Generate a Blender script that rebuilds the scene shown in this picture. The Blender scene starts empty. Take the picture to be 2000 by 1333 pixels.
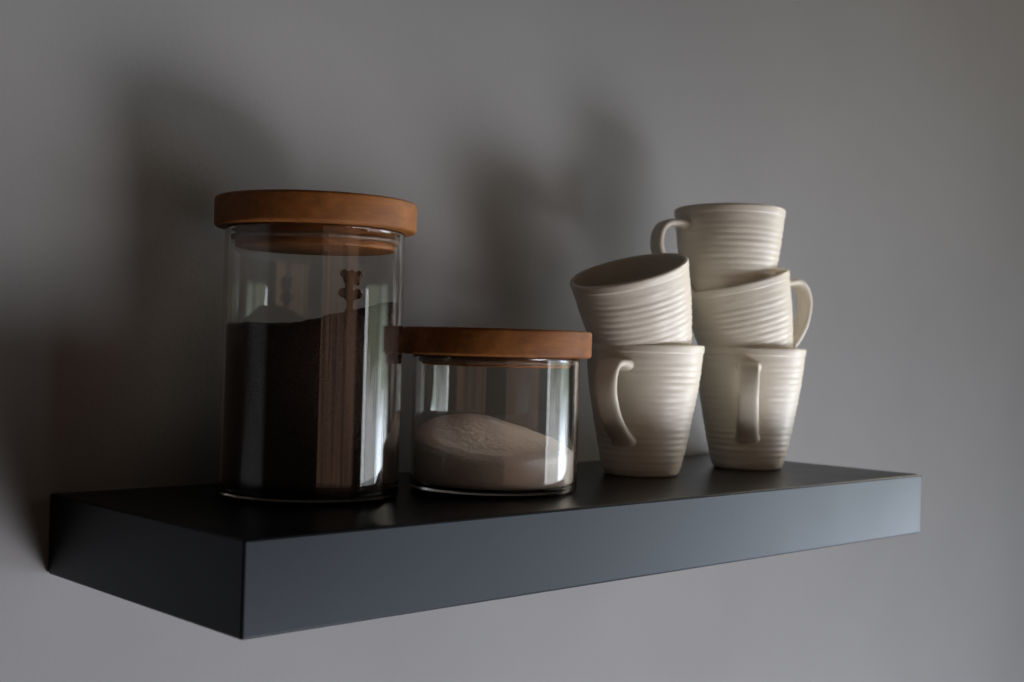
import bpy, bmesh, math, random
from mathutils import Vector, Matrix, noise, Quaternion

random.seed(4)
scene = bpy.context.scene
col = scene.collection

# ------------------------------------------------------------------ camera
cam_data = bpy.data.cameras.new("camera")
cam = bpy.data.objects.new("camera", cam_data)
col.objects.link(cam)
F_PX = 2490.78
cam_data.sensor_width = 36.0
cam_data.lens = F_PX / 2000.0 * 36.0
cam_data.clip_start = 0.01
cam_data.clip_end = 50.0
RIGHT = Vector((0.72272, -0.69055, 0.02857))
FWD = Vector((0.69072, 0.7231, 0.00476))
UP = Vector((-0.02395, 0.01629, 0.99958))
CAM = Vector((-0.3420, -0.5455, 0.0990))
m = Matrix.Identity(4)
for i in range(3):
    m[i][0], m[i][1], m[i][2], m[i][3] = RIGHT[i], UP[i], -FWD[i], CAM[i]
cam.matrix_world = m
cam_data.dof.use_dof = True
cam_data.dof.focus_distance = 0.80
cam_data.dof.aperture_fstop = 9.0
scene.camera = cam

# ------------------------------------------------------------------ world, exposure
world = bpy.data.worlds.new("World")
scene.world = world
world.use_nodes = True
bg = world.node_tree.nodes["Background"]
bg.inputs[0].default_value = (1.0, 0.92, 0.84, 1)
bg.inputs[1].default_value = 0.014
scene.view_settings.view_transform = 'Standard'
scene.view_settings.look = 'None'
scene.view_settings.exposure = 0
scene.view_settings.gamma = 1
scene.cycles.max_bounces = 16
scene.cycles.transmission_bounces = 14
scene.cycles.glossy_bounces = 6
scene.cycles.diffuse_bounces = 4
scene.cycles.transparent_max_bounces = 12
scene.cycles.use_denoising = True
scene.cycles.sample_clamp_indirect = 25.0
scene.cycles.blur_glossy = 0.3


# ------------------------------------------------------------------ lamps (daylight window low on the right)
def area_lamp(name, loc, target, sx, sy, power, color, spread=180, texture=None):
    l = bpy.data.lights.new(name, 'AREA')
    l.shape = 'RECTANGLE'
    l.size, l.size_y = sx, sy
    l.energy = power
    l.color = color
    l.spread = math.radians(spread)
    if texture:
        l.use_nodes = True
        texture(l.node_tree)
    o = bpy.data.objects.new(name, l)
    col.objects.link(o)
    o.location = loc
    o.rotation_euler = (Vector(target) - Vector(loc)).to_track_quat('-Z', 'Y').to_euler()
    return o


def garden_view(nt):
    """what a window pane lets in: bright ground and low sky, dim leaves in its upper part"""
    n, k = nt.nodes, nt.links
    em = n['Emission']
    tc = n.new('ShaderNodeTexCoord')
    sep = n.new('ShaderNodeSeparateXYZ')
    k.new(tc.outputs['UV'], sep.inputs[0])
    nz = n.new('ShaderNodeTexNoise')
    nz.inputs['Scale'].default_value = 9
    nz.inputs['Detail'].default_value = 4
    k.new(tc.outputs['UV'], nz.inputs['Vector'])
    ad = n.new('ShaderNodeMath')
    ad.operation = 'MULTIPLY_ADD'
    ad.inputs[1].default_value = 0.55
    k.new(nz.outputs['Fac'], ad.inputs[0])
    k.new(sep.outputs['Y'], ad.inputs[2])
    cr = n.new('ShaderNodeValToRGB')
    e = cr.color_ramp.elements
    e[0].position, e[0].color = 0.0, BRIGHT
    e[1].position, e[1].color = 1.0, LEAVES
    for p, c in ((0.30, BRIGHT), (0.62, SOFT), (0.92, SOFT), (0.985, LEAVES)):
        x = e.new(p)
        x.color = c
    # the ramp stops at 1, so the sum is scaled down
    sc = n.new('ShaderNodeMath')
    sc.operation = 'MULTIPLY'
    sc.inputs[1].default_value = 0.90
    k.new(ad.outputs[0], sc.inputs[0])
    k.new(sc.outputs[0], cr.inputs['Fac'])
    k.new(cr.outputs['Color'], em.inputs['Color'])


BRIGHT = (1.15, 1.24, 1.42, 1)
SOFT = (0.86, 0.84, 0.81, 1)
LEAVES = (0.22, 0.24, 0.16, 1)
DAY = (0.90, 0.95, 1.0)
TGT = (0.45, 0.12, 0.05)


def beam(name, loc, target, sx, sy, radiance, color, spread, texture=None):
    """area lamp given by the radiance along its axis"""
    h = math.radians(spread) / 2
    k = 1.0 if spread >= 179 else 1 - h / math.tan(h)
    return area_lamp(name, loc, target, sx, sy, radiance * math.pi * sx * sy * k, color, spread, texture)


beam('low_window_light', (1.2, -1.4, -1.5), (0.45, 0.22, -0.60), 1.8, 1.6, 25.0, (0.98, 0.98, 1.05), 42)
beam('window_light', (3.0, -1.10, -0.62), (0.42, 0.14, -0.02), 1.15, 1.85, 18.5, (0.84, 0.95, 1.10), 34, garden_view)
beam('window_light', (3.0, -2.55, -0.55), (0.42, 0.14, 0.00), 1.30, 1.75, 4.2, (0.90, 0.95, 1.0), 70, garden_view)
beam('window_light', (2.6, -3.35, -0.55), (0.42, 0.14, 0.00), 0.24, 1.75, 7.0, DAY, 70)
beam('upper_window_light', (2.6, -0.38, 1.0), (0.50, 0.10, 0.12), 0.8, 0.8, 22.0, (1.0, 0.89, 0.76), 32)


def room_view(nt):
    """the dim room behind the camera: brown furniture with lighter and darker upright parts"""
    n, k = nt.nodes, nt.links
    tc = n.new('ShaderNodeTexCoord')
    mp = n.new('ShaderNodeMapping')
    mp.inputs['Scale'].default_value = (9, 1.6, 1)
    nz = n.new('ShaderNodeTexNoise')
    nz.inputs['Scale'].default_value = 1.3
    nz.inputs['Detail'].default_value = 3
    cr = n.new('ShaderNodeValToRGB')
    e = cr.color_ramp.elements
    e[0].position, e[0].color = 0.38, (0.34, 0.27, 0.22, 1)
    e[1].position, e[1].color = 0.64, (1.35, 0.76, 0.50, 1)
    k.new(tc.outputs['UV'], mp.inputs['Vector'])
    k.new(mp.outputs[0], nz.inputs['Vector'])
    k.new(nz.outputs['Fac'], cr.inputs['Fac'])
    k.new(cr.outputs['Color'], n['Emission'].inputs['Color'])


area_lamp('room_light', (0.05, -2.4, -0.15), (0.3, 0.1, 0.0), 2.2, 1.6, 4.5, (1.0, 0.96, 0.92), 180, room_view)


# ------------------------------------------------------------------ materials
def material(name):
    mt = bpy.data.materials.new(name)
    mt.use_nodes = True
    return mt, mt.node_tree, mt.node_tree.nodes['Principled BSDF']


def noise_node(nt, scale, detail=4, rough=0.55, mscale=(1, 1, 1), coord='Object'):
    tc = nt.nodes.new('ShaderNodeTexCoord')
    mp = nt.nodes.new('ShaderNodeMapping')
    mp.inputs['Scale'].default_value = mscale
    nz = nt.nodes.new('ShaderNodeTexNoise')
    nz.inputs['Scale'].default_value = scale
    nz.inputs['Detail'].default_value = detail
    nz.inputs['Roughness'].default_value = rough
    nt.links.new(tc.outputs[coord], mp.inputs['Vector'])
    nt.links.new(mp.outputs[0], nz.inputs['Vector'])
    return nz


def ramp(nt, src, stops):
    cr = nt.nodes.new('ShaderNodeValToRGB')
    e = cr.color_ramp.elements
    e[0].position, e[0].color = stops[0][0], (*stops[0][1], 1)
    e[1].position, e[1].color = stops[-1][0], (*stops[-1][1], 1)
    for p, c in stops[1:-1]:
        x = e.new(p)
        x.color = (*c, 1)
    nt.links.new(src, cr.inputs['Fac'])
    return cr


def bump(nt, src, bsdf, strength, distance):
    b = nt.nodes.new('ShaderNodeBump')
    b.inputs['Strength'].default_value = strength
    b.inputs['Distance'].default_value = distance
    nt.links.new(src, b.inputs['Height'])
    nt.links.new(b.outputs[0], bsdf.inputs['Normal'])
    return b


def wall_mat():
    mt, nt, b = material('matte_grey_paint')
    nz = noise_node(nt, 2.2, 5, 0.6)
    cr = ramp(nt, nz.outputs['Fac'], [(0.35, (0.188, 0.186, 0.184)), (0.65, (0.214, 0.211, 0.208))])
    nt.links.new(cr.outputs[0], b.inputs['Base Color'])
    b.inputs['Roughness'].default_value = 0.75
    b.inputs['Specular IOR Level'].default_value = 0.3
    n2 = noise_node(nt, 260, 3, 0.6)
    bump(nt, n2.outputs['Fac'], b, 0.25, 0.0006)
    return mt


def shelf_mat():
    mt, nt, b = material('black_lacquer')
    nz = noise_node(nt, 14, 5, 0.6)
    cr = ramp(nt, nz.outputs['Fac'], [(0.3, (0.003, 0.0037, 0.0050)), (0.7, (0.0042, 0.0050, 0.0068))])
    nt.links.new(cr.outputs[0], b.inputs['Base Color'])
    r = ramp(nt, nz.outputs['Fac'], [(0.3, (0.30, 0.30, 0.30)), (0.7, (0.34, 0.34, 0.34))])
    nt.links.new(r.outputs[0], b.inputs['Roughness'])
    b.inputs['Specular IOR Level'].default_value = 0.21
    b.inputs['Specular Tint'].default_value = (0.80, 0.90, 1.0, 1)
    n2 = noise_node(nt, 420, 2, 0.5)
    bump(nt, n2.outputs['Fac'], b, 0.12, 0.0003)
    return mt


def ceramic_mat():
    mt, nt, b = material('cream_glazed_ceramic')
    nz = noise_node(nt, 40, 5, 0.65)
    cr = ramp(nt, nz.outputs['Fac'], [(0.3, (0.72, 0.66, 0.55)), (0.7, (0.77, 0.71, 0.60))])
    nt.links.new(cr.outputs[0], b.inputs['Base Color'])
    b.inputs['Roughness'].default_value = 0.40
    b.inputs['Specular IOR Level'].default_value = 0.45
    n2 = noise_node(nt, 55, 3, 0.5, (1, 1, 2.5))
    bump(nt, n2.outputs['Fac'], b, 0.25, 0.0008)
    return mt


def glass_mat():
    mt, nt, b = material('clear_glass')
    b.inputs['Base Color'].default_value = (0.99, 1.0, 0.995, 1)
    b.inputs['Transmission Weight'].default_value = 1.0
    b.inputs['Roughness'].default_value = 0.0
    b.inputs['IOR'].default_value = 1.47
    return mt


def lid_mat():
    mt, nt, b = material('oiled_brown_wood')
    nz = noise_node(nt, 26, 6, 0.6, (1, 7, 7))
    n3 = noise_node(nt, 30, 4, 0.6)
    mix = nt.nodes.new('ShaderNodeMath')
    mix.operation = 'MULTIPLY_ADD'
    mix.inputs[1].default_value = 0.45
    nt.links.new(n3.outputs['Fac'], mix.inputs[0])
    m2 = nt.nodes.new('ShaderNodeMath')
    m2.operation = 'MULTIPLY'
    m2.inputs[1].default_value = 0.55
    nt.links.new(nz.outputs['Fac'], m2.inputs[0])
    nt.links.new(m2.outputs[0], mix.inputs[2])
    cr = ramp(nt, mix.outputs[0], [(0.32, (0.115, 0.038, 0.007)), (0.5, (0.20, 0.068, 0.012)), (0.68, (0.29, 0.103, 0.020))])
    nt.links.new(cr.outputs[0], b.inputs['Base Color'])
    b.inputs['Roughness'].default_value = 0.62
    b.inputs['Specular IOR Level'].default_value = 0.3
    bump(nt, mix.outputs[0], b, 0.3, 0.0006)
    return mt


def simple_mat(name, color, rough, spec=0.5, bump_scale=None, bump_d=0.0005, var=0.0, bstr=0.5):
    mt, nt, b = material(name)
    b.inputs['Base Color'].default_value = (*color, 1)
    if var:
        nz = noise_node(nt, bump_scale or 50, 4, 0.7)
        lo = tuple(c * (1 - var) for c in color)
        hi = tuple(min(1, c * (1 + var)) for c in color)
        cr = ramp(nt, nz.outputs['Fac'], [(0.35, lo), (0.65, hi)])
        nt.links.new(cr.outputs[0], b.inputs['Base Color'])
    b.inputs['Roughness'].default_value = rough
    b.inputs['Specular IOR Level'].default_value = spec
    if bump_scale:
        n2 = noise_node(nt, bump_scale, 4, 0.7)
        bump(nt, n2.outputs['Fac'], b, bstr, bump_d)
    return mt


M_WALL, M_SHELF, M_CERAMIC, M_GLASS, M_WOOD = wall_mat(), shelf_mat(), ceramic_mat(), glass_mat(), lid_mat()
M_COFFEE = simple_mat('ground_coffee', (0.022, 0.0090, 0.0042), 0.8, 0.2, 480, 0.0016, 0.35, 0.8)
M_SUGAR = simple_mat('pale_sugar', (0.95, 0.91, 0.85), 0.8, 0.25, 520, 0.0008, 0.04, 0.6)
M_SEAL = simple_mat('brown_silicone', (0.16, 0.095, 0.06), 0.5, 0.3)
M_SPOON = simple_mat('dark_cast_metal', (0.055, 0.028, 0.013), 0.42, 0.5, 160, 0.0006, 0.3)
M_SPOON.node_tree.nodes['Principled BSDF'].inputs['Metallic'].default_value = 0.6


# ------------------------------------------------------------------ mesh helpers
def link_mesh(name, bm, mat, parent=None, smooth=True):
    bmesh.ops.recalc_face_normals(bm, faces=bm.faces)
    me = bpy.data.meshes.new(name)
    bm.to_mesh(me)
    bm.free()
    me.materials.append(mat)
    if smooth:
        for p in me.polygons:
            p.use_smooth = True
    o = bpy.data.objects.new(name, me)
    col.objects.link(o)
    o.parent = parent
    return o


def lathe(profile, seg=128, wob=None):
    """closed-profile lathe: list of (r, z); r == 0 ends are poles"""
    bm = bmesh.new()
    rings = []
    for (r, z) in profile:
        if r < 1e-7:
            rings.append([bm.verts.new((0, 0, z))])
        else:
            ring = []
            for i in range(seg):
                a = 2 * math.pi * i / seg
                rr = r + (wob(a, z, r) if wob else 0)
                ring.append(bm.verts.new((rr * math.cos(a), rr * math.sin(a), z)))
            rings.append(ring)
    n = len(rings)
    closed = len(rings[0]) > 1 and len(rings[-1]) > 1
    for j in range(n if closed else n - 1):
        A, B = rings[j], rings[(j + 1) % n]
        for i in range(seg):
            i2 = (i + 1) % seg
            if len(A) == 1 and len(B) == 1:
                continue
            if len(A) == 1:
                bm.faces.new((A[0], B[i], B[i2]))
            elif len(B) == 1:
                bm.faces.new((A[i], B[0], A[i2]))
            else:
                bm.faces.new((A[i], B[i], B[i2], A[i2]))
    return bm


def arc(cx, cz, r, a0, a1, n):
    return [(cx + r * math.cos(math.radians(a0 + (a1 - a0) * k / n)),
             cz + r * math.sin(math.radians(a0 + (a1 - a0) * k / n))) for k in range(n + 1)]


def tag(o, label, cat, group=None, kind=None):
    o['label'] = label
    o['category'] = cat
    if group:
        o['group'] = group
    if kind:
        o['kind'] = kind


def empty(name, loc):
    o = bpy.data.objects.new(name, None)
    o.empty_display_size = 0.02
    col.objects.link(o)
    o.location = loc
    return o


# ------------------------------------------------------------------ wall and shelf
SH_L, SH_D, SH_T = 0.6701, 0.2245, 0.05
bm = bmesh.new()
bmesh.ops.create_cube(bm, size=1)
bmesh.ops.scale(bm, vec=(4.4, 0.1, 3.2), verts=bm.verts)
bmesh.ops.translate(bm, vec=(0.6, SH_D + 0.05, 0.1), verts=bm.verts)
wall = link_mesh('wall', bm, M_WALL, smooth=False)
wall['kind'] = 'structure'
wall['label'] = 'plain matte grey painted wall behind the shelf'

bm = bmesh.new()
bmesh.ops.create_cube(bm, size=1)
bmesh.ops.scale(bm, vec=(SH_L, SH_D - 0.0006, SH_T), verts=bm.verts)
bmesh.ops.translate(bm, vec=(SH_L / 2, SH_D / 2 - 0.0003, -SH_T / 2), verts=bm.verts)
bmesh.ops.bevel(bm, geom=list(bm.edges), offset=0.0015, segments=3, profile=0.5, affect='EDGES')
shelf = link_mesh('floating_shelf', bm, M_SHELF)
for p in shelf.data.polygons:
    p.use_smooth = False
tag(shelf, 'thick matte black floating shelf fixed to the grey wall', 'shelf')

# ------------------------------------------------------------------ jars
R_IN = 0.0550


def jar_glass(name, R, H, parent):
    t = 0.0024
    prof = [(0, 0.0012), (R - 0.016, 0.0010), (R - 0.007, 0.0)]
    prof += arc(R - 0.0035, 0.0035, 0.0035, -90, 0, 7)
    prof += [(R, 0.02), (R, H * 0.5), (R, H - 0.002)]
    prof += arc(R - t / 2, H - t / 2, t / 2, 0, 180, 6)
    prof += [(R - t, H - 0.003), (R - t, H * 0.5), (R - t, 0.012)]
    prof += arc(R - t - 0.005, 0.0084, 0.005, 0, -90, 6)
    prof += [(0, 0.0034)]
    return link_mesh(name, lathe(prof, 192), M_GLASS, parent)


def jar_lid(R, z0, z1, parent, plug_r, plug_h):
    b = 0.0022
    prof = [(0, z0)] + [(plug_r - 0.004, z0), (R - b, z0)] + arc(R - b, z0 + b, b, -90, 0, 5)[1:]
    prof += arc(R - b, z1 - b, b, 0, 90, 5) + [(0, z1)]
    lid = link_mesh('lid', lathe(prof, 160), M_WOOD, parent)
    prof = [(0, z0 - plug_h), (plug_r - 0.0035, z0 - plug_h)] + arc(plug_r - 0.0025, z0 - plug_h + 0.0015, 0.0015, -90, 0, 4)
    prof += [(plug_r - 0.001, z0 - 0.0002), (0, z0 - 0.0002)]
    link_mesh('plug', lathe(prof, 160), M_WOOD, lid)
    zs = z0 - plug_h * 0.52
    prof = arc(plug_r + 0.0002, zs, 0.0016, -180, 180, 12)[:-1]
    link_mesh('seal_ring', lathe(prof, 160), M_SEAL, lid)
    return lid


TJ = Vector((0.1330, 0.1372, 0))
tall = empty('glass_jar', TJ)
tag(tall, 'tall glass jar of dark coffee with a brown wooden lid', 'jar', 'glass storage jars with wooden lids')
jar_glass('glass_body', 0.0576, 0.1700, tall)
jar_lid(0.0645, 0.1703, 0.1892, tall, 0.0520, 0.0125)

SJ = Vector((0.2619, 0.1018, 0))
short = empty('glass_jar', SJ)
tag(short, 'short wide glass jar of pale sugar with a brown wooden lid', 'jar', 'glass storage jars with wooden lids')
jar_glass('glass_body', 0.0580, 0.0922, short)
jar_lid(0.0658, 0.0925, 0.1110, short, 0.0524, 0.0070)


def granular(name, R, z0, hfun, mat, loc, seg=160, rings=46, grain=0.0004, gscale=400, edge=1):
    """heap filling the jar: side wall, rounded foot and an uneven top given by hfun(x, y)"""
    bm = bmesh.new()
    top = []
    for j in range(1, rings + 1):
        r = R * j / rings
        ring = []
        for i in range(seg):
            a = 2 * math.pi * i / seg
            x, y = r * math.cos(a), r * math.sin(a)
            e = max(0, (r / R - 0.86) / 0.14)
            z = hfun(x, y) - 0.0016 * e * e * edge + grain * noise.noise(Vector((x, y, 0.3)) * gscale) * min(1, r / R * 3)
            ring.append(bm.verts.new((x, y, z)))
        top.append(ring)
    c = bm.verts.new((0, 0, hfun(0, 0)))
    for i in range(seg):
        bm.faces.new((c, top[0][i], top[0][(i + 1) % seg]))
    for j in range(rings - 1):
        for i in range(seg):
            i2 = (i + 1) % seg
            bm.faces.new((top[j][i], top[j + 1][i], top[j + 1][i2], top[j][i2]))
    prev = top[-1]
    foot = [(R, k) for k in (0.8, 0.6, 0.4, 0.2)]
    for (rr, f) in foot:
        ring = [bm.verts.new((v.co.x, v.co.y, z0 + 0.005 + (v.co.z - z0 - 0.005) * f)) for v in top[-1]]
        for i in range(seg):
            i2 = (i + 1) % seg
            bm.faces.new((prev[i], ring[i], ring[i2], prev[i2]))
        prev = ring
    for (rr, z) in ((R, z0 + 0.005), (R - 0.0012, z0 + 0.002), (R - 0.0045, z0)):
        ring = [bm.verts.new((rr * math.cos(2 * math.pi * i / seg), rr * math.sin(2 * math.pi * i / seg), z)) for i in range(seg)]
        for i in range(seg):
            i2 = (i + 1) % seg
            bm.faces.new((prev[i], ring[i], ring[i2], prev[i2]))
        prev = ring
    bm.faces.new(prev)
    o = link_mesh(name, bm, mat)
    o.location = loc
    return o


rt2 = Vector((RIGHT.x, RIGHT.y)).normalized()
fw2 = Vector((FWD.x, FWD.y)).normalized()


def coffee_h(x, y):
    u = (x * rt2.x + y * rt2.y) / 0.055
    w = (x * fw2.x + y * fw2.y) / 0.055
    h = 0.1095 + 0.008 / (1 + math.exp(-(u - 0.15) * 9)) + 0.016 * max(0, u - 0.40) + 0.001 * w
    return h + 0.0018 * noise.noise(Vector((x, y, 0)) * 70)


def sugar_h(x, y):
    u = (x * rt2.x + y * rt2.y) / 0.055
    w = (x * fw2.x + y * fw2.y) / 0.055
    back = 0.0515 - 0.0165 * math.log(1 + math.exp((u + 0.25) * 7)) / 7 - 0.012 * math.log(1 + math.exp((-u - 0.5) * 7)) / 7
    front = 0.0255 + 0.005 * math.sqrt(u * u + 0.05) - 0.002 * u
    f = min(1, max(0, (w + 1) / 1.45))
    f = f * f * (3 - 2 * f) * 0.35 + f * 0.65
    return front + (back - front) * f + 0.0005 * noise.noise(Vector((x, y, 0)) * 60)


coffee = granular('ground_coffee', 0.0549, 0.0037, coffee_h, M_COFFEE, TJ, grain=0.0009, gscale=230)
tag(coffee, 'dark ground coffee filling most of the tall jar', 'coffee', kind='stuff')
sugar = granular('sugar', 0.0553, 0.0037, sugar_h, M_SUGAR, SJ, grain=0.0004, gscale=300, edge=1.9)
tag(sugar, 'pale beige sugar heaped up inside the short jar', 'sugar', kind='stuff')

# ------------------------------------------------------------------ spoon standing in the coffee
sp_xy = Vector((TJ.x, TJ.y)) + rt2 * 0.0225 + fw2 * 0.004
spoon = empty('coffee_spoon', (sp_xy.x, sp_xy.y, 0.1145))
tag(spoon, 'small dark spoon with a knobbly cast handle end standing in the coffee', 'spoon')


def blob(bm, c, r, sx=1, sy=1, sz=1):
    res = bmesh.ops.create_uvsphere(bm, u_segments=20, v_segments=14, radius=r)
    for v in res['verts']:
        v.co.x *= sx
        v.co.y *= sy
        v.co.z *= sz
        v.co += Vector(c)


def cyl(bm, p0, p1, r0, r1, seg=16):
    p0, p1 = Vector(p0), Vector(p1)
    q = (p1 - p0).to_track_quat('Z', 'Y')
    mat = Matrix.Translation((p0 + p1) / 2) @ q.to_matrix().to_4x4()
    bmesh.ops.create_cone(bm, cap_ends=True, segments=seg, radius1=r0, radius2=r1, depth=(p1 - p0).length, matrix=mat)


bm = bmesh.new()
cyl(bm, (0, 0, -0.030), (0, 0, 0.013), 0.0018, 0.0022)
cyl(bm, (0, 0, 0.004), (0, 0, 0.0065), 0.0034, 0.0024)
link_mesh('stem', bm, M_SPOON, spoon)
bm = bmesh.new()
blob(bm, (0, 0, -0.036), 0.008, 1, 0.45, 1.3)
link_mesh('bowl', bm, M_SPOON, spoon)
bm = bmesh.new()
for (u, w, z, r) in ((0, 0, 0.0155, 0.0048), (-0.0048, 0, 0.0165, 0.0032), (0.0048, 0, 0.0160, 0.0034), (0.0008, -0.003, 0.0135, 0.0026),
                     (0, 0, 0.0215, 0.0036), (-0.0008, 0, 0.0255, 0.0042), (0.0036, 0.0005, 0.0262, 0.0036), (-0.0042, 0, 0.0290, 0.0029),
                     (0.0055, 0, 0.0288, 0.0026), (0.0004, 0.001, 0.0290, 0.0026), (0.0045, 0, 0.0235, 0.0022)):
    d = rt2 * u + fw2 * w
    blob(bm, (d.x, d.y, z), r)
fin = link_mesh('finial', bm, M_SPOON, spoon)
rm = fin.modifiers.new('remesh', 'REMESH')
rm.mode = 'VOXEL'
rm.voxel_size = 0.00045
rm.use_smooth_shade = True
sm = fin.modifiers.new('smooth', 'SMOOTH')
sm.iterations = 3

# ------------------------------------------------------------------ mugs
MUG_H = 0.1045
PTS = [(0.0, 0.0290), (0.007, 0.0318), (0.018, 0.0343), (0.028, 0.0364), (0.048, 0.0401), (0.069, 0.0437), (0.088, 0.0459), (0.1045, 0.0472)]


def mug_r(z):
    for (z0, r0), (z1, r1) in zip(PTS, PTS[1:]):
        if z <= z1:
            return r0 + (r1 - r0) * (z - z0) / (z1 - z0)
    return PTS[-1][1]


def mug_rs(z):
    return sum(mug_r(min(MUG_H, max(0, z + d))) for d in (-0.006, -0.003, 0, 0.003, 0.006)) / 5 if 0.006 < z < 0.098 else mug_r(z)


PITCH = 0.0050


def mug_body_bm():
    outer = [(0, 0.0022), (0.0225, 0.0020), (0.0240, 0.0003), (0.0262, 0.0)]
    n = 190
    for k in range(n + 1):
        z = 0.0006 + (MUG_H - 0.0022 - 0.0006) * k / n
        r = mug_rs(z)
        if z > 0.0975:
            r += 0.0005 * min(1, (z - 0.0975) / 0.001)
        if z < 0.003:
            r -= 0.0010 * (1 - z / 0.003) ** 2
        outer.append((r, z))
    rt = outer[-1][0]
    t = 0.0016
    lip = arc(rt - t, MUG_H - t, t, 10, 170, 8)
    inner = []
    for k in range(40, 0, -1):
        z = 0.010 + (MUG_H - 0.003 - 0.010) * k / 40
        inner.append((mug_rs(z) - 0.0030, z))
    zb = 0.010
    rb = mug_rs(zb) - 0.0030
    inner += arc(rb - 0.005, zb, 0.005, 0, -90, 5) + [(0, zb - 0.005)]

    def wob(a, z, r):
        if z < 0.002 or r < 0.02:
            return 0
        rid = 0
        if r > mug_rs(min(z, MUG_H)) - 0.0012:
            env = min(1, max(0, (z - 0.006) / 0.004)) * min(1, max(0, (0.0905 - z) / 0.006))
            ridge = (0.5 - 0.5 * math.cos(2 * math.pi * ((z / PITCH) % 1.0))) ** 0.8
            aa = a if a < math.pi else a - 2 * math.pi
            up = min(1, max(0, (z - 0.030) / 0.022))
            fade = 1 - 0.88 * up * math.exp(-(aa / 0.95) ** 4)
            rid = env * fade * 0.00030 * (ridge - 0.5)
        return rid + 0.00028 * noise.noise(Vector((math.cos(a) * 1.3, math.sin(a) * 1.3, z * 260))) + 0.0003 * noise.noise(Vector((math.cos(a) * .8, math.sin(a) * .8, z * 20 + 5)))
    return lathe(outer + lip + inner, 144, wob)


def mug_handle_bm():
    ctrl = [(-0.0016, 0.0885), (0.007, 0.0895), (0.0165, 0.0885), (0.0230, 0.0838), (0.0266, 0.0762), (0.0274, 0.0672), (0.0250, 0.0575),
            (0.0208, 0.0482), (0.0135, 0.0400), (0.0055, 0.0335), (-0.0014, 0.0285)]
    base = [Vector((mug_r(z) + o, 0, z)) for o, z in ctrl]
    # Catmull-Rom
    pts = []
    for i in range(len(base) - 1):
        p0, p1, p2, p3 = base[max(i - 1, 0)], base[i], base[i + 1], base[min(i + 2, len(base) - 1)]
        for k in range(6):
            t = k / 6
            pts.append(0.5 * ((2 * p1) + (-p0 + p2) * t + (2 * p0 - 5 * p1 + 4 * p2 - p3) * t * t + (-p0 + 3 * p1 - 3 * p2 + p3) * t ** 3))
    pts.append(base[-1])
    bm = bmesh.new()
    rings = []
    N = len(pts)
    for i, p in enumerate(pts):
        tg = (pts[min(i + 1, N - 1)] - pts[max(i - 1, 0)]).normalized()
        nrm = Vector((tg.z, 0, -tg.x)) * -1
        s = i / (N - 1)
        endf = max(0, 1 - min(s, 1 - s) / 0.10)
        w = 0.0097 - 0.0008 * math.sin(math.pi * s) + 0.0010 * endf ** 2
        th = 0.0031 + 0.0022 * endf ** 2
        ring = []
        for k in range(20):
            a = 2 * math.pi * k / 20
            ca, sa = math.cos(a), math.sin(a)
            e = 0.55
            yy = w * math.copysign(abs(ca) ** e, ca)
            nn = th * math.copysign(abs(sa) ** 0.8, sa)
            ring.append(bm.verts.new(p + Vector((0, yy, 0)) + nrm * nn))
        rings.append(ring)
    for A, B in zip(rings, rings[1:]):
        for k in range(20):
            k2 = (k + 1) % 20
            bm.faces.new((A[k], B[k], B[k2], A[k2]))
    bm.faces.new(rings[0])
    bm.faces.new(rings[-1])
    return bm


G = 'stacked cream mugs'
mug0 = empty('mug', (0, 0, 0))
body0 = link_mesh('body', mug_body_bm(), M_CERAMIC, mug0)
handle0 = link_mesh('handle', mug_handle_bm(), M_CERAMIC, mug0)


def copy_mug(src):
    r = src.copy()
    col.objects.link(r)
    for ch in (body0, handle0):
        c = ch.copy()
        c.parent = r
        col.objects.link(c)
    return r


left = -rt2
toward = -fw2


def pose(o, through, s, rim_z, az):
    """through: xy where the axis passes height z_ref; s: horizontal slope; rim_z: height of the rim centre; az: world azimuth of the handle"""
    (xy, zref) = through
    axis = Vector((s.x, s.y, 1)).normalized()
    rimc = Vector((xy.x + s.x * (rim_z - zref), xy.y + s.y * (rim_z - zref), rim_z))
    base = rimc - axis * MUG_H
    q = Vector((0, 0, 1)).rotation_difference(axis)
    o.rotation_mode = 'QUATERNION'
    o.rotation_quaternion = q @ Quaternion((0, 0, 1), math.radians(az))
    o.location = base


A = Vector((0.4425, 0.1215))
B = Vector((0.5750, 0.1141))
Z2 = Vector((0, 0))
zr = MUG_H
specs = [
    ((A, zr), Z2, MUG_H, 197, 'upright ribbed cream mug on the shelf beside the short jar, holding a tilted mug'),
    ((B, zr), Z2, MUG_H, 215, 'upright ribbed cream mug at the bottom of the stack of three, handle facing front'),
    ((A - rt2 * 0.0015 + toward * 0.004, zr), left * 0.255 + toward * 0.265, 0.1630, 12, 'tilted open cream mug resting in the mug beside the short jar, showing its inside'),
    ((B - rt2 * 0.003 + toward * 0.002, zr), left * 0.25 + toward * 0.12, 0.1625, 343, 'tilted cream mug in the middle of the stack of three, handle on its right'),
    (None, toward * -0.03, 0.2226, 160, 'topmost cream mug, standing in a tilted mug, handle on its left'),
]
for i, (thr, s, rz, az, lab) in enumerate(specs):
    o = mug0 if i == 0 else copy_mug(mug0)
    if thr is None:
        d_rim = B - rt2 * 0.003 + toward * 0.002 + (left * 0.25 + toward * 0.12) * 0.058
        thr = (d_rim - rt2 * 0.005, 0.1625)
    pose(o, thr, s, rz, az)
    tag(o, lab, 'mug', G)
